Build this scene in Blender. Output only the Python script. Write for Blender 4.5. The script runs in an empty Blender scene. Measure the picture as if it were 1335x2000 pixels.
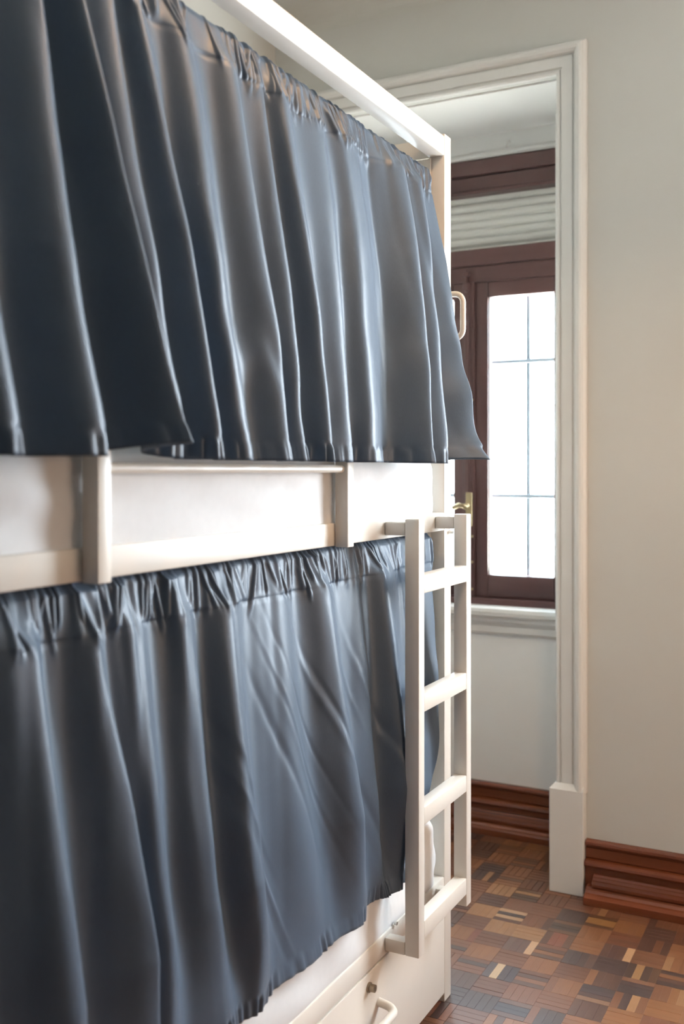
import bpy, bmesh, math, random
import numpy as np
from mathutils import Vector, Matrix

random.seed(7)
rng = np.random.default_rng(11)
scene = bpy.context.scene
COL = scene.collection
R = math.radians

# ------------------------------------------------------------------ camera
cam_d = bpy.data.cameras.new('camera')
cam = bpy.data.objects.new('camera', cam_d)
COL.objects.link(cam)
cam.location = (0, 0, 1.25)
cam.rotation_euler = (R(90), 0, R(27.514))
cam_d.sensor_fit = 'HORIZONTAL'
cam_d.sensor_width = 24.0
cam_d.lens = 24.0 * 1963.0 / 1335.0
cam_d.shift_y = -80.0 / 1335.0
cam_d.clip_start = 0.02
cam_d.dof.use_dof = True
cam_d.dof.focus_distance = 2.15
cam_d.dof.aperture_fstop = 3.2
scene.camera = cam

# ------------------------------------------------------------------ sky, lights, exposure
world = bpy.data.worlds.new('world')
scene.world = world
world.use_nodes = True
bg = world.node_tree.nodes['Background']
bg.inputs['Color'].default_value = (0.76, 0.88, 1.0, 1)
bg.inputs['Strength'].default_value = 17.0

def area(name, loc, rot, sx, sy, power, color):
    d = bpy.data.lights.new(name, 'AREA')
    d.shape = 'RECTANGLE'
    d.size, d.size_y, d.energy, d.color = sx, sy, power, color
    o = bpy.data.objects.new(name, d)
    o.location, o.rotation_euler = loc, rot
    COL.objects.link(o)
    return o

# daylight through the second window of the far wall, right of the frame
area('window_daylight', (0.22, 2.99, 1.55), (R(-90), 0, 0), 0.60, 1.45, 58, (0.80, 0.91, 1.0))
# sun on the added bounce slab outside, standing over the roof so that none comes in
sun_d = bpy.data.lights.new('sun', 'SUN')
sun_d.energy, sun_d.angle, sun_d.color = 110, R(0.6), (1.0, 0.97, 0.92)
sun = bpy.data.objects.new('sun', sun_d)
sun.rotation_euler = (R(2), 0, 0)
COL.objects.link(sun)
# added warm fill panel by the right wall, for far wall and curtain folds
area('warm_fill_light', (2.0, 2.08, 1.35), (0, R(90), 0), 1.4, 1.3, 22, (1.0, 0.70, 0.48))
# warm ceiling lamp over the aisle, above the frame
lamp_d = bpy.data.lights.new('ceiling_lamp_light', 'SPOT')
lamp_d.spot_size, lamp_d.spot_blend = R(132), 0.6
lamp_d.energy, lamp_d.color, lamp_d.shadow_soft_size = 30, (1.0, 0.60, 0.31), 0.05
lamp = bpy.data.objects.new('ceiling_lamp_light', lamp_d)
lamp.location = (-0.28, 1.68, 2.60)
COL.objects.link(lamp)

scene.view_settings.view_transform = 'Standard'
scene.view_settings.look = 'None'
scene.view_settings.exposure = 0.08
scene.view_settings.gamma = 1.0
scene.view_settings.use_curve_mapping = False

# ------------------------------------------------------------------ materials
def mat(name, color, rough=0.5, metallic=0.0, spec=0.5, build=None, **kw):
    m = bpy.data.materials.new(name)
    m.use_nodes = True
    nt = m.node_tree
    b = nt.nodes['Principled BSDF']
    b.inputs['Base Color'].default_value = (*color, 1)
    b.inputs['Roughness'].default_value = rough
    b.inputs['Metallic'].default_value = metallic
    b.inputs['Specular IOR Level'].default_value = spec
    for k, v in kw.items():
        b.inputs[k.replace('_', ' ')].default_value = v
    if build:
        build(nt, b, color)
    return m

def N(nt, t, **kw):
    n = nt.nodes.new(t)
    for k, v in kw.items():
        if k in n.inputs:
            n.inputs[k].default_value = v
        else:
            setattr(n, k, v)
    return n

def mottled(scale=6.0, amount=0.06, bump=0.0, bscale=300.0, stretch=(1, 1, 1), detail=4.0):
    def f(nt, b, color):
        L = nt.links
        tc = N(nt, 'ShaderNodeTexCoord')
        mp = N(nt, 'ShaderNodeMapping')
        mp.inputs['Scale'].default_value = stretch
        L.new(tc.outputs['Object'], mp.inputs['Vector'])
        nz = N(nt, 'ShaderNodeTexNoise')
        nz.inputs['Scale'].default_value = scale
        nz.inputs['Detail'].default_value = detail
        L.new(mp.outputs['Vector'], nz.inputs['Vector'])
        cr = N(nt, 'ShaderNodeValToRGB')
        lo = tuple(c * (1 - amount) for c in color)
        hi = tuple(min(1, c * (1 + amount)) for c in color)
        cr.color_ramp.elements[0].position, cr.color_ramp.elements[1].position = 0.3, 0.7
        cr.color_ramp.elements[0].color = (*lo, 1)
        cr.color_ramp.elements[1].color = (*hi, 1)
        L.new(nz.outputs['Fac'], cr.inputs['Fac'])
        L.new(cr.outputs['Color'], b.inputs['Base Color'])
        if bump:
            n2 = N(nt, 'ShaderNodeTexNoise')
            n2.inputs['Scale'].default_value = bscale
            L.new(mp.outputs['Vector'], n2.inputs['Vector'])
            bp = N(nt, 'ShaderNodeBump')
            bp.inputs['Strength'].default_value = bump
            bp.inputs['Distance'].default_value = 0.002
            L.new(n2.outputs['Fac'], bp.inputs['Height'])
            L.new(bp.outputs['Normal'], b.inputs['Normal'])
    return f

M = {}
M['wall'] = mat('wall_paint', (0.655, 0.65, 0.615), 0.75, spec=0.25, build=mottled(2.5, 0.015, 0.12, 180))
M['side'] = mat('taupe_wall_paint', (0.26, 0.24, 0.21), 0.75, spec=0.25, build=mottled(2.5, 0.015, 0.12, 180))  # for unseen walls, kept dark to cut bounced light
M['alcove'] = mat('alcove_paint', (0.88, 0.875, 0.855), 0.7, spec=0.3, build=mottled(2.5, 0.015))
M['ceiling'] = mat('ceiling_paint', (0.66, 0.655, 0.61), 0.8, spec=0.2, build=mottled(3, 0.015))
M['trim'] = mat('trim_gloss_paint', (0.80, 0.79, 0.76), 0.32, spec=0.5, build=mottled(5, 0.012))
M['metal'] = mat('cream_powder_coat', (0.75, 0.695, 0.625), 0.36, spec=0.45, build=mottled(30, 0.01, 0.05, 600))
M['chrome'] = mat('zinc_steel', (0.62, 0.62, 0.60), 0.28, metallic=1.0, build=mottled(60, 0.05))
M['brass'] = mat('worn_brass', (0.42, 0.34, 0.21), 0.45, metallic=1.0, build=mottled(60, 0.12))
M['darkmetal'] = mat('dark_lock_metal', (0.30, 0.25, 0.19), 0.32, metallic=0.9, build=mottled(80, 0.2))
M['window_wood'] = mat('dark_stained_window_wood', (0.098, 0.046, 0.043), 0.33, spec=0.55,
                       build=mottled(14, 0.22, 0.1, 60, (1, 1, 0.12), 6))
M['window_wood_h'] = mat('dark_stained_window_wood_rail', (0.098, 0.046, 0.043), 0.33, spec=0.55,
                         build=mottled(14, 0.22, 0.1, 60, (0.12, 1, 1), 6))
M['base_wood'] = mat('red_brown_baseboard_wood', (0.165, 0.044, 0.016), 0.27, spec=0.55,
                     build=mottled(22, 0.26, 0.12, 50, (0.08, 1, 1), 6))
M['shutter'] = mat('white_shutter_slat', (0.80, 0.79, 0.74), 0.5, build=mottled(10, 0.02))
M['grille'] = mat('grey_iron_bar', (0.22, 0.26, 0.30), 0.55, build=mottled(40, 0.1))
M['sheet'] = mat('white_cotton_sheet', (0.77, 0.765, 0.765), 0.85, spec=0.2, build=mottled(60, 0.015, 0.15, 900))
M['mortar'] = mat('floor_joint', (0.10, 0.05, 0.03), 0.5, build=mottled(30, 0.2))
M['stitch'] = mat('grey_thread', (0.26, 0.28, 0.31), 0.7, build=mottled(400, 0.1))

def fabric_nodes(nt, b, color):
    L = nt.links
    tc = N(nt, 'ShaderNodeTexCoord')
    mp = N(nt, 'ShaderNodeMapping')
    mp.inputs['Scale'].default_value = (1, 1, 0.25)
    L.new(tc.outputs['Object'], mp.inputs['Vector'])
    nz = N(nt, 'ShaderNodeTexNoise')
    nz.inputs['Scale'].default_value = 500
    nz.inputs['Detail'].default_value = 3
    L.new(mp.outputs['Vector'], nz.inputs['Vector'])
    cr = N(nt, 'ShaderNodeValToRGB')
    cr.color_ramp.elements[0].color = (*[c * 0.88 for c in color], 1)
    cr.color_ramp.elements[1].color = (*[c * 1.12 for c in color], 1)
    L.new(nz.outputs['Fac'], cr.inputs['Fac'])
    L.new(cr.outputs['Color'], b.inputs['Base Color'])
    bp = N(nt, 'ShaderNodeBump')
    bp.inputs['Strength'].default_value = 0.10
    bp.inputs['Distance'].default_value = 0.001
    L.new(nz.outputs['Fac'], bp.inputs['Height'])
    L.new(bp.outputs['Normal'], b.inputs['Normal'])

M['fabric'] = mat('navy_grey_satin', (0.056, 0.087, 0.132), 0.45, spec=0.6, build=fabric_nodes,
                  Sheen_Weight=0.12, Sheen_Roughness=0.45, Sheen_Tint=(0.75, 0.85, 1.0, 1))

def glass_mat():
    m = bpy.data.materials.new('window_glass')
    m.use_nodes = True
    nt = m.node_tree
    nt.nodes.clear()
    out = N(nt, 'ShaderNodeOutputMaterial')
    tr = N(nt, 'ShaderNodeBsdfTransparent')
    tr.inputs['Color'].default_value = (0.96, 0.98, 0.97, 1)
    gl = N(nt, 'ShaderNodeBsdfGlossy')
    gl.inputs['Roughness'].default_value = 0.02
    lw = N(nt, 'ShaderNodeLayerWeight')
    lw.inputs['Blend'].default_value = 0.5
    pw = N(nt, 'ShaderNodeMath', operation='POWER')
    pw.inputs[1].default_value = 5.0
    fr = N(nt, 'ShaderNodeMapRange')
    fr.inputs['To Min'].default_value, fr.inputs['To Max'].default_value = 0.03, 0.6
    mx = N(nt, 'ShaderNodeMixShader')
    nt.links.new(lw.outputs['Facing'], pw.inputs[0])
    nt.links.new(pw.outputs['Value'], fr.inputs['Value'])
    nt.links.new(fr.outputs['Result'], mx.inputs['Fac'])
    nt.links.new(tr.outputs['BSDF'], mx.inputs[1])
    nt.links.new(gl.outputs['BSDF'], mx.inputs[2])
    nt.links.new(mx.outputs['Shader'], out.inputs['Surface'])
    return m
M['glass'] = glass_mat()

def parquet_mat(name, use_attr):
    def f(nt, b, color):
        L = nt.links
        if use_attr:
            src = N(nt, 'ShaderNodeAttribute', attribute_name='tone')
        else:
            src = N(nt, 'ShaderNodeObjectInfo')
        tc = N(nt, 'ShaderNodeTexCoord')
        if use_attr:
            vec = tc.outputs['Object']
        else:
            vec = tc.outputs['Object']
        mp = N(nt, 'ShaderNodeMapping')
        mp.inputs['Scale'].default_value = (8, 160, 8) if not use_attr else (60, 60, 8)
        L.new(vec, mp.inputs['Vector'])
        nz = N(nt, 'ShaderNodeTexNoise')
        nz.inputs['Scale'].default_value = 3.0
        nz.inputs['Detail'].default_value = 5.0
        L.new(mp.outputs['Vector'], nz.inputs['Vector'])
        cr = N(nt, 'ShaderNodeValToRGB')
        cr.color_ramp.elements[0].position, cr.color_ramp.elements[1].position = 0.25, 0.75
        cr.color_ramp.elements[0].color = (0.80, 0.76, 0.72, 1)
        cr.color_ramp.elements[1].color = (1.18, 1.19, 1.20, 1)
        L.new(nz.outputs['Fac'], cr.inputs['Fac'])
        mx = N(nt, 'ShaderNodeMix', data_type='RGBA', blend_type='MULTIPLY')
        mx.inputs[0].default_value = 1.0
        L.new(src.outputs['Color'], mx.inputs[6])
        L.new(cr.outputs['Color'], mx.inputs[7])
        L.new(mx.outputs[2], b.inputs['Base Color'])
        n2 = N(nt, 'ShaderNodeTexNoise')
        n2.inputs['Scale'].default_value = 25.0
        g = N(nt, 'ShaderNodeNewGeometry')
        L.new(g.outputs['Position'], n2.inputs['Vector'])
        r = N(nt, 'ShaderNodeMapRange')
        r.inputs['To Min'].default_value, r.inputs['To Max'].default_value = 0.36, 0.46
        L.new(n2.outputs['Fac'], r.inputs['Value'])
        L.new(r.outputs['Result'], b.inputs['Roughness'])
        bp = N(nt, 'ShaderNodeBump')
        bp.inputs['Strength'].default_value = 0.06
        bp.inputs['Distance'].default_value = 0.002
        L.new(n2.outputs['Fac'], bp.inputs['Height'])
        L.new(bp.outputs['Normal'], b.inputs['Normal'])
    return mat(name, (0.1, 0.04, 0.02), 0.3, spec=0.5, build=f, Coat_Weight=0.7, Coat_Roughness=0.30)
M['parquet'] = parquet_mat('varnished_parquet', False)
M['parquet_far'] = parquet_mat('varnished_parquet_rest', True)

# ------------------------------------------------------------------ mesh helpers
def link(name, mesh, m=None, parent=None, **props):
    if m is not None:
        mesh.materials.append(m)
    o = bpy.data.objects.new(name, mesh)
    COL.objects.link(o)
    if parent is not None:
        o.parent = parent
    for k, v in props.items():
        o[k] = v
    return o

def from_bm(name, bm, m, parent=None, smooth=False, **props):
    me = bpy.data.meshes.new(name)
    bmesh.ops.recalc_face_normals(bm, faces=bm.faces)
    bm.to_mesh(me)
    bm.free()
    if smooth:
        me.polygons.foreach_set('use_smooth', [True] * len(me.polygons))
    return link(name, me, m, parent, **props)

def add_box(bm, a, b, bev=0.0, seg=2):
    a, b = Vector(a), Vector(b)
    lo = Vector((min(a.x, b.x), min(a.y, b.y), min(a.z, b.z)))
    hi = Vector((max(a.x, b.x), max(a.y, b.y), max(a.z, b.z)))
    t = bmesh.new()
    bmesh.ops.create_cube(t, size=1.0)
    for v in t.verts:
        v.co = Vector(((lo.x if v.co.x < 0 else hi.x), (lo.y if v.co.y < 0 else hi.y), (lo.z if v.co.z < 0 else hi.z)))
    if bev:
        bmesh.ops.bevel(t, geom=t.edges[:], offset=bev, segments=seg, affect='EDGES', profile=0.5)
    tm = bpy.data.meshes.new('t')
    t.to_mesh(tm)
    t.free()
    bm.from_mesh(tm)
    bpy.data.meshes.remove(tm)

def box(name, a, b, m, parent=None, bev=0.0, seg=2, **props):
    bm = bmesh.new()
    add_box(bm, a, b, bev, seg)
    o = from_bm(name, bm, m, parent, **props)
    if bev:
        o.data.polygons.foreach_set('use_smooth', [True] * len(o.data.polygons))
        o.data.set_sharp_from_angle(angle=R(35))
    return o

def add_tube(bm, pts, r, seg=10, caps=True):
    pts = [Vector(p) for p in pts]
    rings = []
    prev_n = None
    for i, p in enumerate(pts):
        d = (pts[min(i + 1, len(pts) - 1)] - pts[max(i - 1, 0)]).normalized()
        if prev_n is None:
            ref = Vector((0, 0, 1)) if abs(d.z) < 0.9 else Vector((1, 0, 0))
            n = d.cross(ref).normalized()
        else:
            n = (prev_n - d * prev_n.dot(d)).normalized()
        prev_n = n
        b = d.cross(n)
        rings.append([bm.verts.new(p + (n * math.cos(2 * math.pi * k / seg) + b * math.sin(2 * math.pi * k / seg)) * r) for k in range(seg)])
    for q, w in zip(rings, rings[1:]):
        for k in range(seg):
            bm.faces.new((q[k], q[(k + 1) % seg], w[(k + 1) % seg], w[k]))
    if caps:
        bm.faces.new(rings[0][::-1])
        bm.faces.new(rings[-1])

def tube(name, pts, r, m, parent=None, seg=12, **props):
    bm = bmesh.new()
    add_tube(bm, pts, r, seg)
    o = from_bm(name, bm, m, parent, smooth=True, **props)
    o.data.set_sharp_from_angle(angle=R(50))
    return o

def prism(name, poly, axis, a, b, m, parent=None, miter=None, **props):
    """extrude a closed 2-D polygon along x or z; poly = (d, z) for x"""
    bm = bmesh.new()
    def pt(p, s):
        return (s, p[0], p[1]) if axis == 'x' else (p[0], p[1], s)
    A = [bm.verts.new(pt(p, a)) for p in poly]
    B = [bm.verts.new(pt(p, b)) for p in poly]
    n = len(poly)
    for i in range(n):
        bm.faces.new((A[i], A[(i + 1) % n], B[(i + 1) % n], B[i]))
    bm.faces.new(A[::-1])
    bm.faces.new(B)
    return from_bm(name, bm, m, parent, **props)

def empty(name, loc, **props):
    o = bpy.data.objects.new(name, None)
    o.location = loc
    o.empty_display_size = 0.1
    COL.objects.link(o)
    for k, v in props.items():
        o[k] = v
    return o

def adopt(o, parent):
    o.parent = parent
    o.matrix_parent_inverse = Matrix.Translation(-parent_world(parent))
    return o

def parent_world(p):
    v = Vector(p.location)
    while p.parent is not None:
        p = p.parent
        v = v + Vector(p.location)
    return v

# ------------------------------------------------------------------ the room
WY = 2.975          # room face of the far wall
FY = 3.36           # window wall inside the alcove
AL, AR = -1.65, -0.820   # alcove jambs
AH = 2.435          # alcove height
LX, RX, BY, CZ = -1.81, 2.1, -3.2, 2.80

def wallobj(name, boxes, m, label):
    bm = bmesh.new()
    for a, b in boxes:
        add_box(bm, a, b)
    return from_bm(name, bm, m, None, kind='structure', label=label)

W2 = (-0.12, 0.56, 0.80, 2.30)   # second window
wallobj('wall_back', [
    ((LX - .15, WY, 0), (AL, 3.5, CZ)),
    ((AL, WY, AH), (AR, 3.5, CZ)),
    ((AR, WY, 0), (W2[0], 3.5, CZ)),
    ((W2[0], WY, 0), (W2[1], 3.5, W2[2])),
    ((W2[0], WY, W2[3]), (W2[1], 3.5, CZ)),
    ((W2[1], WY, 0), (RX + .15, 3.5, CZ))], M['wall'], 'pale grey-green painted wall with a cased alcove opening')
wallobj('wall_far', [
    ((AL, FY, 0), (AR, 3.5, 0.73)),
    ((AL, FY, 2.345), (AR, 3.5, AH)),
    ((AL, FY, 0.73), (-1.632, 3.5, 2.345)),
    ((-0.848, FY, 0.73), (AR, 3.5, 2.345))], M['alcove'], 'white wall under and over the alcove window')
wallobj('wall_left', [((LX - .15, BY, 0), (LX, WY, CZ))], M['wall'], 'pale grey-green wall behind the bunk bed')
wallobj('wall_right', [((RX, 1.25, 0), (RX + .15, WY, CZ)), ((0.62, BY, 0), (RX + .15, 1.25, CZ))], M['side'], 'taupe painted wall along the right of the room, with an added light-blocking near section')  # nearer section added unseen to keep light off the near curtain folds
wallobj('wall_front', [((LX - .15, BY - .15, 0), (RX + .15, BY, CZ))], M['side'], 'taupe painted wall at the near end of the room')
# ceiling with a small cove along the far and left walls
bm = bmesh.new()
add_box(bm, (LX - .15, BY - .15, CZ), (RX + .15, 3.5, CZ + .12))
n = 8
prof = [(WY - .07 + .07 * math.sin(i / n * math.pi / 2), CZ - .07 + .07 * math.cos(i / n * math.pi / 2)) for i in range(n + 1)]
prof = prof + [(WY, CZ)]
A = [bm.verts.new((LX, p[0], p[1])) for p in prof]
B = [bm.verts.new((RX, p[0], p[1])) for p in prof]
for i in range(len(prof) - 1):
    bm.faces.new((A[i], A[i + 1], B[i + 1], B[i]))
from_bm('ceiling', bm, M['ceiling'], kind='structure', label='plain painted ceiling above the bunk bed')

box('bounce_slab', (-9, 3.5, -.6), (9, 9.5, .30), mat('pale_bounce_slab', (0.82, 0.80, 0.76), 0.8, build=mottled(3, .03)), kind='structure', label='unseen pale slab added outside to bounce sunlight in through the windows')  # added unseen, throws sunlight up onto the alcove soffit
# alcove skin (jamb linings and soffit) as trim
box('trim_5', (AL, WY + .02, AH - .006), (AR, FY, AH + .001), M['alcove'], kind='structure', label='white soffit of the window alcove')

# floor: dark bed with loose-laid mosaic parquet fingers
floor = box('floor', (LX - .15, BY - .15, -0.12), (RX + .15, 3.5, -0.004), M['mortar'], kind='structure',
            label='basket-weave mosaic parquet floor of mixed brown woods')
U = 0.0785
GX, GY = -0.925, 2.6835
PAL = [((0.165, 0.062, 0.027), 26), ((0.125, 0.045, 0.020), 20), ((0.215, 0.085, 0.034), 16), ((0.085, 0.036, 0.022), 13),
       ((0.225, 0.088, 0.030), 9), ((0.055, 0.027, 0.022), 9), ((0.150, 0.050, 0.022), 8), ((0.290, 0.140, 0.060), 5), ((0.17, 0.042, 0.018), 3)]
cols = [p[0] for p in PAL]
wts = [p[1] for p in PAL]
special = {(0, 0): [(.11, .05, .03), (.40, .235, .125), (.06, .035, .03), (.42, .25, .14)],
           (1, -2): [(.13, .07, .05), (.12, .06, .045), (.12, .06, .045), (.50, .30, .17)],
           (1, -4): [(.08, .05, .05), (.50, .34, .20), (.06, .035, .035), (.05, .03, .035)],
           (2, -6): [(.10, .045, .03), (.045, .03, .035), (.045, .03, .035), (.12, .06, .04)],
           (2, 0): [(.12, .06, .03), (.05, .03, .025), (.06, .035, .025), (.16, .08, .04)],
           (4, -1): [(.10, .045, .03), (.09, .04, .03), (.10, .045, .03), (.44, .24, .12)],
           (5, -3): [(.05, .028, .025), (.05, .028, .025), (.06, .03, .025), (.17, .07, .035)],
           (5, -2): [(.06, .03, .02), (.30, .15, .06), (.06, .03, .02), (.09, .04, .02)],
           (4, -4): [(.20, .10, .055), (.08, .04, .03), (.055, .03, .03), (.05, .03, .028)],
           (3, 1): [(.10, .04, .015), (.27, .12, .035), (.28, .125, .035), (.10, .04, .015)],
           (0, 2): [(.07, .035, .02), (.08, .04, .022), (.30, .15, .06), (.10, .045, .02)],
           (2, -1): [(.10, .045, .025), (.20, .06, .03), (.20, .06, .03), (.10, .045, .025)],
           (3, -2): [(.06, .034, .03), (.06, .034, .03), (.065, .036, .03), (.10, .05, .035)]}
def square_colors(i, j):
    if (i, j) in special:
        return special[(i, j)]
    base = random.choices(cols, wts)[0]
    out = []
    for k in range(4):
        c = base if random.random() < 0.84 else random.choices(cols, wts)[0]
        f = random.uniform(0.93, 1.07)
        out.append(tuple(x * f for x in c))
    return out
def finger_mesh():
    bm = bmesh.new()
    L_, W_ = U - .0003, U / 4 - .0001
    for dz, ins in ((-.004, 0), (-.0003, 0), (0, .0005)):
        for sx, sy in ((-1, -1), (1, -1), (1, 1), (-1, 1)):
            bm.verts.new((sx * (L_ / 2 - ins), sy * (W_ / 2 - ins), dz))
    bm.verts.ensure_lookup_table()
    v = bm.verts
    for r in (0, 4):
        for k in range(4):
            bm.faces.new((v[r + k], v[r + (k + 1) % 4], v[r + 4 + (k + 1) % 4], v[r + 4 + k]))
    bm.faces.new((v[8], v[9], v[10], v[11]))
    me = bpy.data.meshes.new('parquet_block')
    bm.to_mesh(me)
    bm.free()
    me.materials.append(M['parquet'])
    return me
fm = finger_mesh()
th = R(27.514)
def project(x, y):
    d = -math.sin(th) * x + math.cos(th) * y
    u = (math.cos(th) * x + math.sin(th) * y) / max(d, .01)
    return 667.5 + 1963 * u, 920 + 1963 * 1.25 / max(d, .01), d
pieces, rest = [], []
for i in range(-12, 40):
    for j in range(-76, 10):
        cx, cy = GX + (i + .5) * U, GY + (j + .5) * U
        if not (LX < cx < RX and BY < cy < 3.40):
            continue
        cs = square_colors(i, j)
        along_x = (i + j) % 2 == 0
        px, py, d = project(cx, cy)
        see = d > 1 and 868 < px < 1400 and 1620 < py < 2040
        if cy > 3.28 or (cy > 2.93 and cx > -0.84) or cx < -1.02:
            see = False
        if see and px < 895 and py < 1935 and cy < 2.25:
            see = False
        for k in range(4):
            o = (k - 1.5) * U / 4
            rec = (cx + (0 if along_x else o), cy + (o if along_x else 0), 0 if along_x else 1, cs[k], d)
            (pieces if see else rest).append(rec)
pieces.sort(key=lambda r: r[4])
rest += pieces[300:]
pieces = pieces[:300]
for x, y, rot, c, d in pieces:
    o = bpy.data.objects.new('parquet_block', fm)
    o.location = (x, y, random.uniform(-.0003, .0003))
    o.rotation_euler = (random.uniform(-.004, .004), random.uniform(-.002, .002), R(90) * rot)
    o.color = (*c, 1)
    o.parent = floor
    COL.objects.link(o)
vs, fs, tones = [], [], []
for x, y, rot, c, d in rest:
    lx, ly = (U / 2 - .0002, U / 8 - .0001)
    if rot:
        lx, ly = ly, lx
    b0 = len(vs)
    vs += [(x - lx, y - ly, -.004), (x + lx, y - ly, -.004), (x + lx, y + ly, -.004), (x - lx, y + ly, -.004),
           (x - lx + .0006, y - ly + .0006, 0), (x + lx - .0006, y - ly + .0006, 0), (x + lx - .0006, y + ly - .0006, 0), (x - lx + .0006, y + ly - .0006, 0)]
    fs += [(b0 + 4, b0 + 5, b0 + 6, b0 + 7)] + [(b0 + k, b0 + (k + 1) % 4, b0 + 4 + (k + 1) % 4, b0 + 4 + k) for k in range(4)]
    tones += [(*c, 1)] * 8
me = bpy.data.meshes.new('parquet_surround')
me.from_pydata(vs, [], fs)
ca = me.color_attributes.new('tone', 'FLOAT_COLOR', 'POINT')
ca.data.foreach_set('color', np.array(tones, dtype=np.float32).ravel())
link('parquet_surround', me, M['parquet_far'], floor, kind='stuff')

# baseboards: moulded board plus stepped shoe
def base_profile(y0, depth):
    p = [(y0, .164), (y0 - .016, .164), (y0 - .021, .160), (y0 - .022, .153), (y0 - .020, .149), (y0 - .012, .147),
         (y0 - .012, .144), (y0 - .015, .141), (y0 - .015, .114), (y0 - .012, .110), (y0 - .024, .108), (y0 - .032, .103), (y0 - .034, .096),
         (y0 - .030, .090), (y0 - .022, .087), (y0 - .022, .0), (y0, 0)]
    return p
def shoe1(y0, d):
    return [(y0 - .020, .072), (y0 - .030, .072), (y0 - .034, .066), (y0 - .040, .066), (y0 - .044, .059), (y0 - .049, .058), (y0 - .052, .050), (y0 - .052, .042), (y0 - .020, .042)]
def shoe2(y0, d):
    return [(y0 - .020, .040), (y0 - .045, .040), (y0 - .052, .035), (y0 - .058, .035), (y0 - .064, .028), (y0 - .072, .027), (y0 - d, .021), (y0 - d, 0.0005), (y0 - .020, 0.0005)]
bb = empty('baseboard_back', (0.7, WY, 0), kind='structure', label='glossy red-brown moulded baseboard beside the alcove casing')
def rel_prism(name, poly, a, b, m, par):
    o = prism(name, poly, 'x', a, b, m)
    return adopt(o, par)
rel_prism('board', base_profile(WY, .09), -0.732, RX, M['base_wood'], bb)
rel_prism('shoe_strip', shoe1(WY, .09), -0.705, RX, M['base_wood'], bb)
rel_prism('shoe_strip', shoe2(WY, .086), -0.722, RX, M['base_wood'], bb)
bf = empty('baseboard_far', (-1.2, FY, 0), kind='structure', label='glossy red-brown moulded baseboard under the alcove window')
rel_prism('board', base_profile(FY, .06), AL, AR, M['base_wood'], bf)
rel_prism('shoe_strip', shoe1(FY, .06), AL, AR, M['base_wood'], bf)
rel_prism('shoe_strip', shoe2(FY, .076), AL, AR, M['base_wood'], bf)
rel_l = box('baseboard_left', (LX, BY, 0), (LX + .022, WY, .164), M['base_wood'], kind='structure', label='red-brown baseboard along the wall behind the bed')
box('baseboard_right', (0.598, BY, 0), (0.62, 1.25, .164), M['base_wood'], kind='structure', label='red-brown baseboard along the added section of the right wall')

# casing round the alcove opening: a mitred sweep
cprof = [(0, .0), (0, .014), (.004, .018), (.010, .018), (.012, .013), (.016, .013), (.018, .020), (.048, .020), (.050, .014), (.054, .014),
         (.057, .026), (.064, .034), (.072, .036), (.079, .033), (.083, .024), (.087, .020), (.090, .016), (.090, .0)]
def casing(parent):
    bm = bmesh.new()
    rows = []
    for w, d in cprof:
        y = WY - d
        rows.append([(AR + w, y, .30), (AR + w, y, AH + w), (AL - w, y, AH + w), (AL - w, y, .30)])
    V = [[bm.verts.new(c) for c in r] for r in rows]
    for a, b in zip(V, V[1:]):
        for k in range(3):
            bm.faces.new((a[k], a[k + 1], b[k + 1], b[k]))
    o = from_bm('architrave', bm, M['trim'])
    return adopt(o, parent)
tr = empty('trim_1', (-1.235, WY, 0), kind='structure', label='white moulded door casing framing the window alcove')
casing(tr)
for x0, x1 in ((-0.836, -0.734), (AL - .086, AL + .016)):
    bm = bmesh.new()
    add_box(bm, (x0, WY - .036, 0), (x1, WY + .03, .308), .0025)
    bmesh.ops.recalc_face_normals(bm, faces=bm.faces)
    o = from_bm('plinth_block', bm, M['trim'])
    adopt(o, tr)
    bm = bmesh.new()   # sloped cap of the plinth
    lo = [(x0 + .001, WY - .035), (x1 - .001, WY - .035), (x1 - .001, WY + .029), (x0 + .001, WY + .029)]
    hi = [(x0 + .014, WY - .022), (x1 - .002, WY - .022), (x1 - .002, WY + .029), (x0 + .014, WY + .029)]
    a = [bm.verts.new((*p, .307)) for p in lo]
    b = [bm.verts.new((*p, .322)) for p in hi]
    for k in range(4):
        bm.faces.new((a[k], a[(k + 1) % 4], b[(k + 1) % 4], b[k]))
    bm.faces.new(b)
    adopt(from_bm('plinth_cap', bm, M['trim']), tr)
box('trim_2', (-0.836, WY + .03, .765), (AR, WY + .055, 2.335), M['trim'], bev=.002, kind='structure', label='narrow white strip fixed down the alcove jamb')

# ------------------------------------------------------------------ alcove window
w1 = empty('window_1', (-1.24, FY, .735), kind='structure', label='dark brown two-leaf casement window with white roller slats above')
def wb(name, a, b, m, parent=w1, bev=.003, **p):
    o = box(name, a, b, m, None, bev, **p)
    return adopt(o, parent)
XL, XR = -1.632, -0.848
wh, wv = M['window_wood_h'], M['window_wood']
# head beam in two steps
bm = bmesh.new()
add_box(bm, (XL, FY - .012, 2.289), (XR, FY + .08, 2.345), .004)
add_box(bm, (XL, FY - .002, 2.236), (XR, FY + .08, 2.288), .003)
add_box(bm, (XL, FY - .010, 2.226), (XR, FY + .08, 2.240), .004)
adopt(from_bm('head_beam', bm, wh), w1)
# roller slats
for k in range(7):
    z0 = 2.020 + k * .0315
    pr = [(FY + .060, z0), (FY + .050, z0 + .002), (FY + .044, z0 + .008), (FY + .042, z0 + .016), (FY + .044, z0 + .024), (FY + .050, z0 + .030), (FY + .060, z0 + .0312)]
    o = prism('shutter_slat', pr, 'x', XL, XR, M['shutter'])
    adopt(o, w1)
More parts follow.
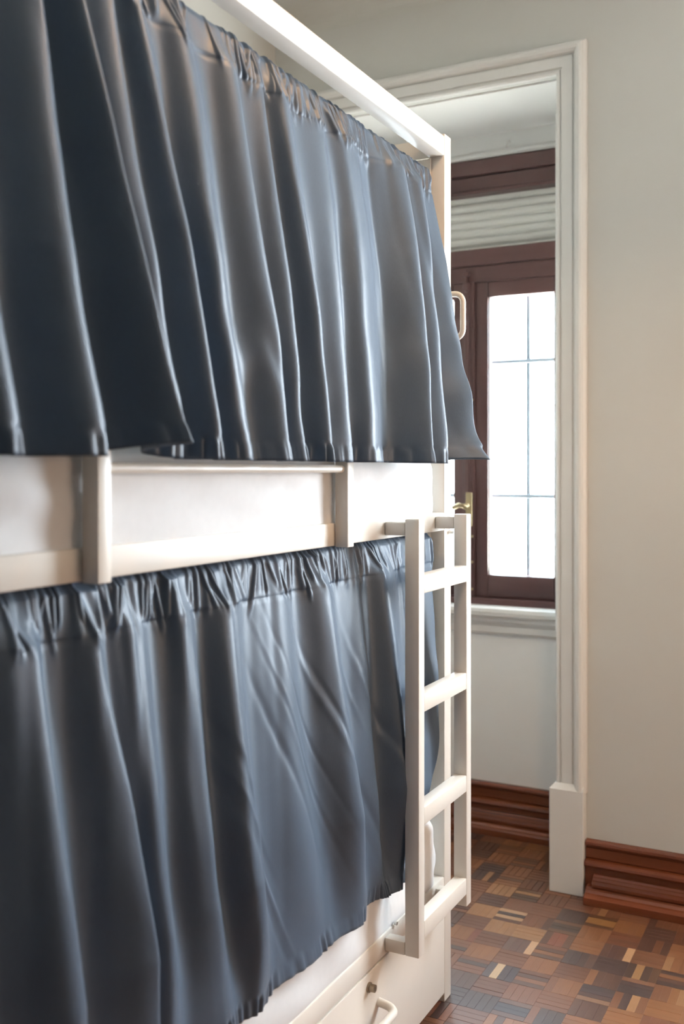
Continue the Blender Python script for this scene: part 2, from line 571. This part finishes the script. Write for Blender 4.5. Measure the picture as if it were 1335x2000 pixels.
# transom
bm = bmesh.new()
add_box(bm, (XL, FY - .010, 1.972), (XR, FY + .08, 2.031), .004)
add_box(bm, (XL, FY + .002, 1.914), (XR, FY + .08, 1.973), .003)
adopt(from_bm('transom', bm, wh), w1)
# outer frame jambs and bottom member
wb('frame_jamb', (XL, FY - .002, .786), (XL + .035, FY + .08, 1.93), wv)
wb('frame_jamb', (XR - .035, FY - .002, .786), (XR, FY + .08, 1.93), wv)
wb('frame_sill', (XL, FY - .016, .782), (XR, FY + .08, .806), wh)
def leaf(xa, xb, hinge_left):
    """one casement leaf: stiles, rails, glass and bars"""
    s = empty('casement', (0, 0, 0))
    s.parent = w1
    s.location = (0.5 * (xa + xb) + 1.24, .02, .08)
    y0, y1 = FY + .006, FY + .052
    zb, zt = .806, 1.918
    def p(name, a, b, m, bev=.003):
        return adopt(box(name, a, b, m, None, bev), s)
    sw = .062
    p('stile', (xa, y0, zb), (xa + sw, y1, zt), wv)
    p('stile', (xb - sw, y0, zb), (xb, y1, zt), wv)
    p('rail', (xa + sw, y0 + .001, zt - .058), (xb - sw, y1, zt), wh)
    p('rail', (xa + sw, y0 + .001, zb), (xb - sw, y1, zb + .080), wh)
    p('pane', (xa + sw - .004, y0 + .028, zb + .078), (xb - sw + .004, y0 + .031, zt - .055), M['glass'], 0)
    # light glazing bead
    bm = bmesh.new()
    for a, b in (((xa + sw - .001, y0 + .012, zb + .079), (xa + sw + .004, y0 + .028, zt - .057)), ((xb - sw - .004, y0 + .012, zb + .079), (xb - sw + .001, y0 + .028, zt - .057))):
        add_box(bm, a, b)
    adopt(from_bm('glazing_bead', bm, M['trim']), s)
    xm = .5 * (xa + xb)
    yb = y1 + .040
    for z in (1.161, 1.639):
        adopt(tube('bar', [(xa + .03, yb, z), (xb - .03, yb, z)], .0078, M['grille'], None, 8), s)
    adopt(tube('bar', [(xm, yb + .006, .86), (xm, yb + .006, 1.90)], .0085, M['grille'], None, 8), s)
    return s
leaf(-1.238, XR - .030, False)
leaf(XL + .030, -1.242, True)
# astragal over the meeting stiles, espagnolette bolt and its handle
bm = bmesh.new()
add_box(bm, (-1.268, FY - .006, .808), (-1.222, FY + .008, 1.916), .004)
add_box(bm, (-1.258, FY - .014, .808), (-1.238, FY - .004, 1.916), .004)
adopt(from_bm('astragal', bm, wv), w1)
hd = empty('bolt_handle', (0, 0, 0))
hd.parent = w1
hd.location = (0, -.02, .38)
bm = bmesh.new()
add_box(bm, (-1.250, FY - .020, 1.055), (-1.226, FY - .012, 1.175), .003)
adopt(from_bm('backplate', bm, M['brass']), hd)
bm = bmesh.new()
add_tube(bm, [(-1.238, FY - .012, 1.13), (-1.238, FY - .050, 1.13)], .008, 10)
add_tube(bm, [(-1.232, FY - .050, 1.120), (-1.245, FY - .054, 1.128), (-1.262, FY - .054, 1.131), (-1.285, FY - .052, 1.120)], .0085, 10)
adopt(from_bm('lever', bm, M['brass'], smooth=True), hd)
bm = bmesh.new()
add_tube(bm, [(-1.238, FY - .016, 1.055), (-1.238, FY - .016, .985)], .005, 8)
adopt(from_bm('lower_bolt', bm, M['brass'], smooth=True), hd)
bm = bmesh.new()
add_tube(bm, [(-1.248, FY - .016, 1.88), (-1.248, FY - .016, 1.955)], .006, 8)
add_box(bm, (-1.258, FY - .022, 1.885), (-1.238, FY - .012, 1.912), .003)
add_box(bm, (-1.260, FY - .022, 1.935), (-1.236, FY - .010, 1.952), .003)
adopt(from_bm('upper_bolt', bm, M['window_wood']), w1)
for z in (.835, .93, 1.02, 1.5):
    adopt(tube('screw', [(-1.228, FY - .010, z), (-1.228, FY - .016, z)], .005, M['brass'], None, 8), w1)
# white inner sill and apron
sp = [(FY, .784), (FY - .050, .782), (FY - .058, .776), (FY - .060, .764), (FY - .057, .752), (FY - .046, .746), (FY - .040, .738), (FY - .036, .728), (FY - .028, .724),
      (FY - .020, .712), (FY - .018, .690), (FY - .012, .684), (FY, .684)]
prism('trim_3', sp, 'x', AL, AR - .001, M['trim'], kind='structure', label='white moulded sill and apron under the alcove window')
prism('trim_4', [(FY, 2.372), (FY - .010, 2.368), (FY - .016, 2.360), (FY - .016, 2.352), (FY - .008, 2.346), (FY, 2.345)], 'x', AL, AR, M['trim'],
      kind='structure', label='thin white bead over the brown window head')
# second window (right of the frame)
w2 = empty('window_2', (.22, 3.1, W2[2]), kind='structure', label='tall window in the far wall, right of the casing')
for a, b in (((W2[0], 3.06, W2[2]), (W2[0] + .04, 3.12, W2[3])), ((W2[1] - .04, 3.06, W2[2]), (W2[1], 3.12, W2[3])),
             ((W2[0], 3.06, W2[2]), (W2[1], 3.12, W2[2] + .05)), ((W2[0], 3.06, W2[3] - .05), (W2[1], 3.12, W2[3]))):
    adopt(box('frame', a, b, wv), w2)

# ------------------------------------------------------------------ bunk bed
bed = empty('bunk_bed', (-1.33, 1.25, 0), label='cream metal bunk bed with ladder, guard rail and drawer below', category='bunk bed')
MT = M['metal']
def bp(name, a, b, m=MT, bev=.003, parent=bed, **p):
    return adopt(box(name, a, b, m, None, bev, **p), parent)
XF, XB = -0.878, -1.790          # front face, wall face
Y0, Y1 = 0.285, 2.250            # head and foot ends
T = .040
for x in (XF - T, XB):
    for y in (Y0, Y1 - .042):
        bp('post', (x, y, 0), (x + T, y + .042, 2.045))
for x in (XF - T, XB):
    bp('top_rail', (x + .0005, Y0 + .042, 1.992), (x + T - .0005, Y1 - .042, 2.038))
    bp('side_rail', (x + .0005, Y0 + .042, 1.110), (x + T - .0005, Y1 - .042, 1.153))
    bp('bottom_rail', (x + .0005, Y0 + .042, .252), (x + T - .0005, Y1 - .042, .296))
for y in (Y0, Y1 - .042):
    for z0, z1 in ((1.992, 2.038), (1.110, 1.153), (.252, .296)):
        bp('end_rail', (XB + T, y + .001, z0), (XF - T, y + .041, z1))
for y in (0.974, 1.657):
    bp('guard_post', (XF, y, 1.108), (XF + .027, y + .026, 1.277), bev=.002)
adopt(tube('guard_bar', [(XF + .013, 1.000, 1.254), (XF + .013, 1.657, 1.254)], .0072, MT, None, 14), bed)
for k in range(9):   # slats that carry each mattress
    y = Y0 + .10 + k * .215
    for z in (1.106, .262):
        bp('bed_slat', (XB + T, y, z), (XF - T, y + .05, z + .012), bev=0)
for z, x in ((1.954, -.934), (1.092, -.924)):
    adopt(tube('curtain_rod', [(x, Y0 + .042, z), (x, Y1 - .042, z)], .009, MT, None, 12), bed)
# corner plate with its bolt
for z in (1.955, 1.075):
    pl = bp('rod_bracket', (-.950, Y1 - .047, z - .030), (-.912, Y1 - .042, z + .034), m=MT, bev=.001)
    bm = bmesh.new()
    add_tube(bm, [(-.905, Y1 - .040, z + .020), (-.905, Y1 - .054, z + .020)], .0062, 6)
    adopt(from_bm('bolt', bm, M['chrome'], label='zinc hexagon bolt'), pl)
# loop grab handle on the front of the foot post
def loop(p0, p1, out, rad):
    """D handle between two feet; out = stand-off vector"""
    p0, p1, out = Vector(p0), Vector(p1), Vector(out)
    ax = (p1 - p0).normalized()
    r = out.length * .55
    o = out.normalized()
    pts = [p0, p0 + o * (out.length - r)]
    for k in range(1, 7):
        a = k / 6 * math.pi / 2
        pts.append(p0 + o * (out.length - r + r * math.sin(a)) + ax * (r - r * math.cos(a)))
    for k in range(7):
        a = k / 6 * math.pi / 2
        pts.append(p1 + o * (out.length - r + r * math.cos(a)) - ax * (r - r * math.sin(a)))
    pts.append(p1)
    return pts
adopt(tube('grab_handle', loop((XF, 2.228, 1.563), (XF, 2.228, 1.668), (.038, 0, 0), 0), .0068, MT, None, 12), bed)
for z in (1.105, .998):
    adopt(tube('post_screw', [(XF, 2.232, z), (XF + .012, 2.232, z)], .0042, M['chrome'], None, 8), bed)
# ladder
lad = empty('ladder', (0, 0, 0), label='four-rung ladder standing off the side rails')
lad.parent = bed
lad.location = (.51, .76, 0)
for y in (1.875, 2.149):
    bp('stile', (-.833, y, .262), (-.801, y + .030, 1.152), parent=lad)
for zt in (1.036, .793, .561, .328):
    bp('rung', (-.831, 1.905, zt - .037), (-.8015, 2.149, zt), parent=lad, bev=.002)
for y in (1.876, 2.150):
    bp('bracket', (XF, y, 1.118), (-.833, y + .026, 1.145), parent=lad, bev=.002)
    bp('bracket', (XF, y, .262), (-.833, y + .026, .289), parent=lad, bev=.002)
for z in (1.130, .300):
    adopt(tube('screw', [(XF, 1.925, z), (XF + .006, 1.925, z)], .004, M['chrome'], None, 8), lad)
# drawer under the lower bunk
dr = empty('drawer', (0, 0, 0), label='wide cream drawer with loop handle and lock')
dr.parent = bed
dr.location = (.45, 0, .02)
bp('drawer_front', (XF - .020, 1.295, .022), (XF, Y1 - .0425, .2485), parent=dr, bev=.002)
bp('drawer_box', (XB + .06, 1.31, .030), (XF - .021, Y1 - .06, .20), parent=dr, bev=0)
adopt(tube('drawer_handle', loop((XF, 1.725, .172), (XF, 1.845, .172), (.042, 0, -.006), 0), .0085, MT, None, 14), dr)
bm = bmesh.new()
add_tube(bm, [(XF, 1.800, .222), (XF + .004, 1.800, .222)], .0100, 20)
add_tube(bm, [(XF + .004, 1.800, .222), (XF + .015, 1.800, .222)], .0075, 18)
add_box(bm, (XF + .0145, 1.799, .218), (XF + .0158, 1.801, .226))
adopt(from_bm('lock', bm, M['darkmetal'], smooth=False), dr)
dr2 = empty('drawer', (0, 0, 0), label='second cream drawer nearer the head end')
dr2.parent = bed
dr2.location = (.45, -.6, .02)
bp('drawer_front', (XF - .020, Y0 + .0425, .022), (XF, 1.285, .2485), parent=dr2, bev=.002)
adopt(tube('drawer_handle', loop((XF, .70, .172), (XF, .82, .172), (.042, 0, -.006), 0), .0085, MT, None, 14), dr2)

# ------------------------------------------------------------------ mattresses
def smooth_noise2(shape, sy, sz, seed):
    r = np.random.default_rng(seed)
    a = r.standard_normal(shape)
    return gauss(gauss(a, sy, 0), sz, 1)
def gauss(a, s, ax):
    if s <= 0:
        return a
    h = int(3 * s) + 1
    k = np.exp(-.5 * (np.arange(-h, h + 1) / s) ** 2)
    k /= k.sum()
    a = np.moveaxis(a, ax, 0)
    p = np.concatenate([np.repeat(a[:1], h, 0), a, np.repeat(a[-1:], h, 0)], 0)
    out = np.zeros_like(a)
    for i, w in enumerate(k):
        out += w * p[i:i + a.shape[0]]
    return np.moveaxis(out, 0, ax)

def mattress(name, lo, hi, rad, wr, endpleat, seed, label):
    lo, hi = np.array(lo, float), np.array(hi, float)
    bm = bmesh.new()
    # six gridded faces joined into one skin
    def face(ax, side, nu, nv):
        ua, va = [a for a in range(3) if a != ax]
        g = []
        for i in range(nu + 1):
            row = []
            for j in range(nv + 1):
                p = np.zeros(3)
                p[ax] = hi[ax] if side else lo[ax]
                p[ua] = lo[ua] + (hi[ua] - lo[ua]) * i / nu
                p[va] = lo[va] + (hi[va] - lo[va]) * j / nv
                row.append(bm.verts.new(p))
            g.append(row)
        for i in range(nu):
            for j in range(nv):
                f = (g[i][j], g[i + 1][j], g[i + 1][j + 1], g[i][j + 1])
                bm.faces.new(f)
    nx, ny, nz = 60, 240, 22
    face(0, 0, ny, nz); face(0, 1, ny, nz)
    face(1, 0, nx, nz); face(1, 1, nx, nz)
    face(2, 0, nx, ny); face(2, 1, nx, ny)
    bmesh.ops.remove_doubles(bm, verts=bm.verts[:], dist=1e-5)
    rs = np.random.default_rng(seed)
    waves = [(rs.uniform(4, 34), rs.uniform(6, 90), rs.uniform(0, 6.28), rs.uniform(.2, 1)) for _ in range(14)]
    for v in bm.verts:
        p = np.array(v.co)
        q = np.clip(p, lo + rad, hi - rad)
        d = p - q
        l = np.linalg.norm(d)
        if l > 1e-9:
            p = q + d / l * rad
            nrm = d / l
            s = sum(a * math.sin(ky * p[1] + kz * (p[2] + .25 * p[0]) + ph) for ky, kz, ph, a in waves) / 5
            t = (p[2] - lo[2]) / (hi[2] - lo[2])
            disp = wr * s * (0.5 + 0.5 * math.sin(math.pi * min(1, max(0, t))))
            disp -= .004 * math.exp(-((t - .5) / .12) ** 2) * 0
            # sag between the rails' pull on the fitted sheet
            if nrm[1] > .3:
                disp += endpleat * (math.sin(p[0] * 95 + 2.0 * math.sin(p[2] * 30)) * .5 + math.sin(p[2] * 60 + p[0] * 8) * .6)
            p = p + nrm * disp
        v.co = Vector(p)
    c = Vector(((lo[0] + hi[0]) / 2, (lo[1] + hi[1]) / 2, lo[2]))
    for v in bm.verts:
        v.co -= c
    o = from_bm(name, bm, M['sheet'], smooth=True, label=label, category='mattress')
    o.location = c
    return o
mattress('mattress', (-1.745, .335, 1.119), (-.884, 2.178, 1.292), .040, .0030, .0012, 5,
         'white sheeted mattress on the upper bunk behind the guard bar')
mattress('mattress', (-1.745, .335, .275), (-.881, 2.172, .452), .030, .0022, .0045, 9,
         'white sheeted mattress on the lower bunk above the drawer')

# ------------------------------------------------------------------ curtains
def curtain(name, ridges, xb, zrod, xrod, zseam, zhem, edge, ystart, amp_top, label, seed, n_u=900, hem_taper=0.0, hem_lift=0.0, hem_pucker=.0085, lifts=(), buckles=(), diag=0.0, pleat=.0075):
    rs = np.random.default_rng(seed)
    # rows: back of the pocket, over the rod, header, body, hem
    rr = .013
    zt = np.concatenate([np.linspace(zrod, zseam, 30)[:-1], np.linspace(zseam, zhem, 120)])
    nz = len(zt)
    ks = []
    for a, pts, ov in ridges:
        zz = np.array([p[0] for p in pts]); yy = np.array([p[1] for p in pts])
        o = np.argsort(zz)
        zz, yy = zz[o], yy[o]
        y = np.interp(zt, zz, yy)
        # extrapolate gently past the traced ends
        if len(zz) > 1:
            s0 = (yy[-1] - yy[-2]) / (zz[-1] - zz[-2])
            y = np.where(zt > zz[-1], yy[-1] + np.clip(s0, -.15, .15) * (zt - zz[-1]), y)
            s1 = (yy[1] - yy[0]) / (zz[1] - zz[0])
            y = np.where(zt < zz[0], yy[0] + np.clip(s1, -.3, .3) * (zt - zz[0]), y)
        y = gauss(y[:, None], 7, 0)[:, 0]
        ks.append((a, y, ov))
    ey = np.interp(zt, [p[0] for p in edge[1]], [p[1] for p in edge[1]])
    ey = gauss(ey[:, None], 4, 0)[:, 0]
    t = np.clip((zrod - zt) / (zrod - zhem), 0, 1)
    Y = np.zeros((n_u, nz)); X = np.zeros((n_u, nz))
    for j in range(nz):
        cy, co = [ystart], [0.0]
        hfrac = min(1.0, max(0.0, (zrod - zt[j]) / (zrod - zseam)))
        g = (amp_top * (.22 + .78 * hfrac ** 1.5) + (1 - amp_top) * t[j] ** .8) * (1 - hem_taper * max(0, t[j] - .7) / .3)
        for i, (a, y, ov) in enumerate(ks):
            cy.append(y[j]); co.append(a * g)
            ny = ks[i + 1][1][j] if i + 1 < len(ks) else ey[j]
            w = ov * (t[j] ** .7) + .5 * (1 - t[j] ** .7)
            cy.append(y[j] + w * (ny - y[j])); co.append(0.0)
        cy.append(ey[j]); co.append(np.interp(zt[j], edge[0][0], edge[0][1]))
        cy, co = np.array(cy), np.array(co)
        m = len(cy)
        u = np.linspace(0, m - 1, n_u)
        i0 = np.clip(u.astype(int), 0, m - 2)
        f = u - i0
        sf = .5 - .5 * np.cos(np.pi * f)
        Y[:, j] = cy[i0] * (1 - f) + cy[i0 + 1] * f
        X[:, j] = co[i0] * (1 - sf) + co[i0 + 1] * sf
    per = n_u / (2 * len(ks) + 1)
    Y = gauss(Y, per * .16, 0); X = gauss(X, per * .16, 0)
    yc = Y
    # gathered header: irregular leaning pleats between the rod and the seam, fading below it
    P = np.zeros_like(X)
    span = Y[:, 0].max() - Y[:, 0].min()
    npl = int(span / .0105)
    y0s = np.sort(rs.uniform(Y[:, 0].min(), Y[:, 0].max(), npl))
    zrel = (zrod - zt)[None, :]
    hh = zrod - zseam
    zn = zrel / hh
    for y0 in y0s:
        tilt = rs.normal(0, .22)
        w = rs.uniform(.0022, .0048)
        a = rs.uniform(.35, 1.0)
        zc = rs.uniform(.0, .65)
        zl = rs.uniform(.35, 1.3)
        env = np.exp(-(np.maximum(0, np.abs(zn - zc) - zl * .5) / .25) ** 2)
        dy = yc - (y0 + tilt * (zrel - hh * .5))
        sel = np.abs(dy) < 3 * w
        P = np.maximum(P, np.where(sel, a * np.exp(-.5 * (dy / w) ** 2) * env, 0))
    P = np.minimum(P, 1.6)
    fade = np.where(zn < .8, 1.0, np.exp(-((zn - .8) / .55) ** 2))
    X += pleat * P * fade
    # long soft secondary folds running down from the gathers
    S = np.zeros_like(X)
    for _ in range(int(span / .045)):
        y0 = rs.uniform(Y.min(), Y.max())
        w = rs.uniform(.006, .014)
        a = rs.normal(0, .0032)
        ln = rs.uniform(.15, .6)
        tl = rs.normal(0, .05)
        dy = yc - (y0 + tl * (zseam - zt)[None, :])
        S += a * np.exp(-.5 * (dy / w) ** 2) * np.exp(-np.maximum(0, (zseam - zt)[None, :]) / ln)
    X += S
    # cloth unevenness growing towards the hem
    nb = smooth_noise2(X.shape, n_u / 60, 7, seed + 3)
    nb /= nb.std()
    X += .0030 * nb * (t[None, :] ** 1.2)
    for (by, bz, wy, wz, a, tl) in buckles:
        d1 = yc - by - tl * (zt[None, :] - bz)
        X += .55 * a * np.exp(-.5 * (d1 / wy) ** 2 - .5 * ((zt[None, :] - bz) / wz) ** 2)
    if diag:
        for _ in range(16):
            y0, z0 = rs.uniform(1.35, 1.85), rs.uniform(zhem + .08, zseam - .12)
            ln, w, a = rs.uniform(.06, .16), rs.uniform(.003, .007), rs.choice([-1, 1]) * rs.uniform(.5, 1) * diag
            c, s = math.cos(R(-62)), math.sin(R(-62))
            dy_, dz_ = yc - y0, zt[None, :] - z0
            al, ac = dy_ * c + dz_ * s, -dy_ * s + dz_ * c
            X += a * np.exp(-.5 * (al / ln) ** 2 - .5 * (ac / w) ** 2)
    # puckered hem band
    hb = np.clip((zhem + .030 - zt) / .006, 0, 1)[None, :]
    ph = np.cumsum(rs.uniform(.6, 1.4, n_u)); ph = ph / ph[-1] * span / .020 * 2 * np.pi
    ampn = np.abs(gauss(rs.standard_normal((n_u, 1)), 8, 0)); ampn = ampn / ampn.max()
    X += (hb * hem_pucker * ampn * (np.sin(ph)[:, None] - .2))
    X += -.0012 * np.exp(-((zt - zhem - .030) / .003) ** 2)[None, :]
    X += -.0016 * np.exp(-((zt - zseam) / .003) ** 2)[None, :]
    base = np.interp(zt, [zhem, zseam, zrod], [xb[0], xb[1], xrod + rr])
    XX = base[None, :] + X
    ZZ = np.repeat(zt[None, :], n_u, 0)
    dzh = gauss(rs.standard_normal((n_u, 1)), 14, 0)[:, 0]
    dzh = dzh / np.abs(dzh).max() * .004
    ZZ = ZZ + dzh[:, None] * (t[None, :] ** 6)
    uu = np.linspace(0, 1, n_u)
    for ci, wd, dz in lifts:
        ZZ = ZZ + (dz * np.exp(-.5 * ((uu * (2 * len(ks) + 1) - ci) / wd) ** 2))[:, None] * (t[None, :] ** 4)
    ZZ = ZZ + (hem_lift * np.clip((uu - .94) / .06, 0, 1))[:, None] * (t[None, :] ** 3)
    # over the rod and down its back
    nb_ = 8
    extra = []
    for k in range(nb_ + 4):
        if k < 4:
            x_, z_ = xrod - rr, zrod - .04 + k * .01
        else:
            a = math.pi - (k - 4) / nb_ * math.pi
            x_, z_ = xrod + rr * math.cos(a), zrod + rr * math.sin(a)
        extra.append((x_, z_))
    bump_top = P[:, 0] * pleat
    EX = np.stack([np.full(n_u, e[0]) + np.sign(e[0] - xrod) * bump_top * .5 for e in extra], 1)
    EZ = np.stack([np.full(n_u, e[1]) + (bump_top * .6 if e[1] > zrod else 0) for e in extra], 1)
    EY = np.repeat(Y[:, :1], len(extra), 1)
    XX = np.concatenate([EX, XX], 1); ZZ = np.concatenate([EZ, ZZ], 1); YY = np.concatenate([EY, Y], 1)
    nn = XX.shape[1]
    co = np.stack([XX, YY, ZZ], -1).reshape(-1, 3)
    c = np.array([xrod, float(np.median(Y)), zhem])
    me = bpy.data.meshes.new(name)
    idx = np.arange(n_u * nn).reshape(n_u, nn)
    q = np.stack([idx[:-1, :-1], idx[1:, :-1], idx[1:, 1:], idx[:-1, 1:]], -1).reshape(-1, 4)
    me.vertices.add(len(co))
    me.vertices.foreach_set('co', (co - c).astype(np.float32).ravel())
    me.loops.add(q.size)
    me.loops.foreach_set('vertex_index', q.ravel().astype(np.int32))
    me.polygons.add(len(q))
    me.polygons.foreach_set('loop_start', (np.arange(len(q)) * 4).astype(np.int32))
    me.polygons.foreach_set('use_smooth', np.ones(len(q), dtype=bool))
    me.update(calc_edges=True)
    me.validate()
    o = link(name, me, M['fabric'], label=label, category='curtain')
    o.location = c
    md = o.modifiers.new('thickness', 'SOLIDIFY')
    md.thickness = .0012
    md.offset = -1
    # stitching: short thread dashes along the seam and the hem
    for zl in (zseam, zhem + .030):
        j = int(np.argmin(np.abs(zt - zl))) + len(extra)
        vs, fs = [], []
        i = 2
        while i < n_u - 4:
            p0, p1 = np.array([XX[i, j], YY[i, j], ZZ[i, j]]), np.array([XX[i + 2, j], YY[i + 2, j], ZZ[i + 2, j]])
            if np.linalg.norm(p1 - p0) < .012:
                tn = (p1 - p0); tn = tn / (np.linalg.norm(tn) + 1e-9)
                nr = np.array([tn[1], -tn[0], 0]); nr = nr if nr[0] >= 0 else -nr
                o0 = nr * .0009
                h = np.array([0, 0, .00045])
                b0 = len(vs)
                for pp in (p0, p1):
                    vs += [tuple(pp + o0 + h - c), tuple(pp + o0 - h - c), tuple(pp + nr * .0002 - c)]
                fs += [(b0, b0 + 3, b0 + 4, b0 + 1), (b0 + 1, b0 + 4, b0 + 5, b0 + 2), (b0 + 2, b0 + 5, b0 + 3, b0)]
            i += 3
        sm = bpy.data.meshes.new('stitching')
        sm.from_pydata(vs, [], fs)
        link('stitching', sm, M['stitch'], o, kind='stuff')
    return o

near = [(.075, [(1.9, y), (1.27, y + .02)], .45) for y in (.33, .47, .60, .74)]
upper_ridges = near + [
    (0.065, [(1.812, 0.885), (1.501, 0.887), (1.381, 0.895), (1.279, 0.902)], .46),
    (0.088, [(1.836, 0.957), (1.742, 0.970), (1.641, 0.985), (1.521, 1.004), (1.398, 1.019), (1.290, 1.040)], -.05),
    (0.040, [(1.880, 1.046), (1.774, 1.048), (1.633, 1.055), (1.567, 1.065), (1.439, 1.080), (1.270, 1.095)], .45),
    (0.050, [(1.902, 1.095), (1.800, 1.113), (1.667, 1.132), (1.554, 1.150), (1.452, 1.157), (1.380, 1.160), (1.279, 1.167)], .47),
    (0.046, [(1.941, 1.185), (1.853, 1.215), (1.759, 1.216), (1.641, 1.214), (1.415, 1.227), (1.280, 1.254)], .52),
    (0.044, [(1.954, 1.310), (1.881, 1.338), (1.774, 1.343), (1.651, 1.352), (1.480, 1.370), (1.397, 1.371), (1.274, 1.365)], .47),
    (0.030, [(1.934, 1.430), (1.784, 1.434), (1.655, 1.440), (1.526, 1.446), (1.275, 1.433)], .5),
    (0.044, [(1.878, 1.486), (1.772, 1.495), (1.649, 1.508), (1.498, 1.518), (1.391, 1.512), (1.276, 1.500)], .48),
    (0.028, [(1.920, 1.638), (1.795, 1.646), (1.666, 1.638), (1.455, 1.622), (1.278, 1.608)], .5),
    (0.038, [(1.896, 1.725), (1.769, 1.743), (1.613, 1.726), (1.464, 1.710), (1.279, 1.686)], .66),
    (0.088, [(1.899, 1.952), (1.766, 1.955), (1.552, 1.930), (1.287, 1.868)], .12),
    (0.074, [(1.911, 2.047), (1.727, 2.048), (1.495, 2.014), (1.277, 1.962)], .12),
]
upper_edge = (((1.29, 1.41, 1.54, 1.65, 1.76, 1.97), (.088, .078, .065, .050, .034, .012)), [(1.27, 2.083), (1.41, 2.11), (1.54, 2.135), (1.65, 2.15), (1.76, 2.165), (1.97, 2.176)])
bk = [(1.20, 1.42, .012, .035, -.008, .3), (1.29, 1.40, .018, .04, .007, .5), (1.36, 1.43, .010, .03, -.008, -.2), (1.44, 1.40, .016, .045, .008, .3),
      (1.50, 1.42, .010, .03, -.007, .2), (1.25, 1.33, .016, .03, -.007, -.5), (1.40, 1.33, .016, .035, -.006, .4), (1.58, 1.36, .014, .04, -.005, .3),
      (1.12, 1.36, .02, .03, .008, .5), (1.66, 1.35, .014, .04, .004, -.3)]
curtain('curtain', upper_ridges, (-.842, -.914), 1.954, -.934, 1.896, 1.266, upper_edge, .315, .46,
        'grey satin curtain gathered on the upper bunk rod, hanging over the guard bar', 21, n_u=1500, buckles=bk, hem_lift=.012, lifts=((11, .8, .020),))

lower_ridges = [(.06, [(1.05, y), (.39, y + .02)], .4) for y in (.34, .47, .60, .74)] + [
    (0.065, [(1.049, 0.885), (0.954, 0.890), (0.845, 0.900), (0.713, 0.910), (0.580, 0.924)], .30),
    (0.060, [(1.045, 0.998), (0.970, 1.005), (0.904, 1.019), (0.793, 1.040), (0.703, 1.047), (0.646, 1.061), (0.543, 1.070)], .3),
    (0.036, [(1.039, 1.087), (0.947, 1.093), (0.782, 1.107), (0.658, 1.119), (0.486, 1.131)], .42),
    (0.040, [(1.033, 1.206), (0.882, 1.216), (0.747, 1.217), (0.655, 1.223), (0.494, 1.246)], .5),
    (0.058, [(1.034, 1.304), (0.955, 1.299), (0.835, 1.306), (0.722, 1.313), (0.624, 1.322), (0.540, 1.333), (0.411, 1.355)], .42),
    (0.026, [(1.038, 1.481), (0.870, 1.484), (0.740, 1.485), (0.557, 1.512), (0.415, 1.550)], .5),
    (0.056, [(1.043, 1.613), (0.889, 1.635), (0.742, 1.654), (0.591, 1.683), (0.445, 1.706)], .55),
    (0.022, [(1.047, 1.777), (0.860, 1.795), (0.700, 1.805), (0.534, 1.815), (0.412, 1.825)], .25),
    (0.066, [(1.059, 1.874), (0.898, 1.886), (0.792, 1.885), (0.655, 1.883), (0.525, 1.888), (.40, 1.893)], .05),
]
lower_edge = (((.38, 1.09), (.012, .006)), [(.38, 1.935), (.440, 1.940), (.50, 2.02), (.56, 2.115), (.687, 2.160), (.916, 2.185), (1.09, 2.195)])
curtain('curtain', lower_ridges, (-.864, -.906), 1.092, -.924, 1.036, .392, lower_edge, .315, .45,
        'dark navy satin curtain drawn across the lower bunk, partly behind the ladder', 33, n_u=1500, diag=.0028, pleat=.0065, hem_taper=.7, hem_pucker=.0042)

# ------------------------------------------------------------------ small hook over the window
hk = tube('ceiling_hook', [(-1.093, FY, 2.392), (-1.093, FY - .014, 2.392), (-1.094, FY - .022, 2.386), (-1.096, FY - .024, 2.376), (-1.100, FY - .018, 2.370)], 0.0042, M['trim'], None, 8,
          label='tiny white screw hook on the plaster over the window', category='hook')
hk.name = 'screw_hook'
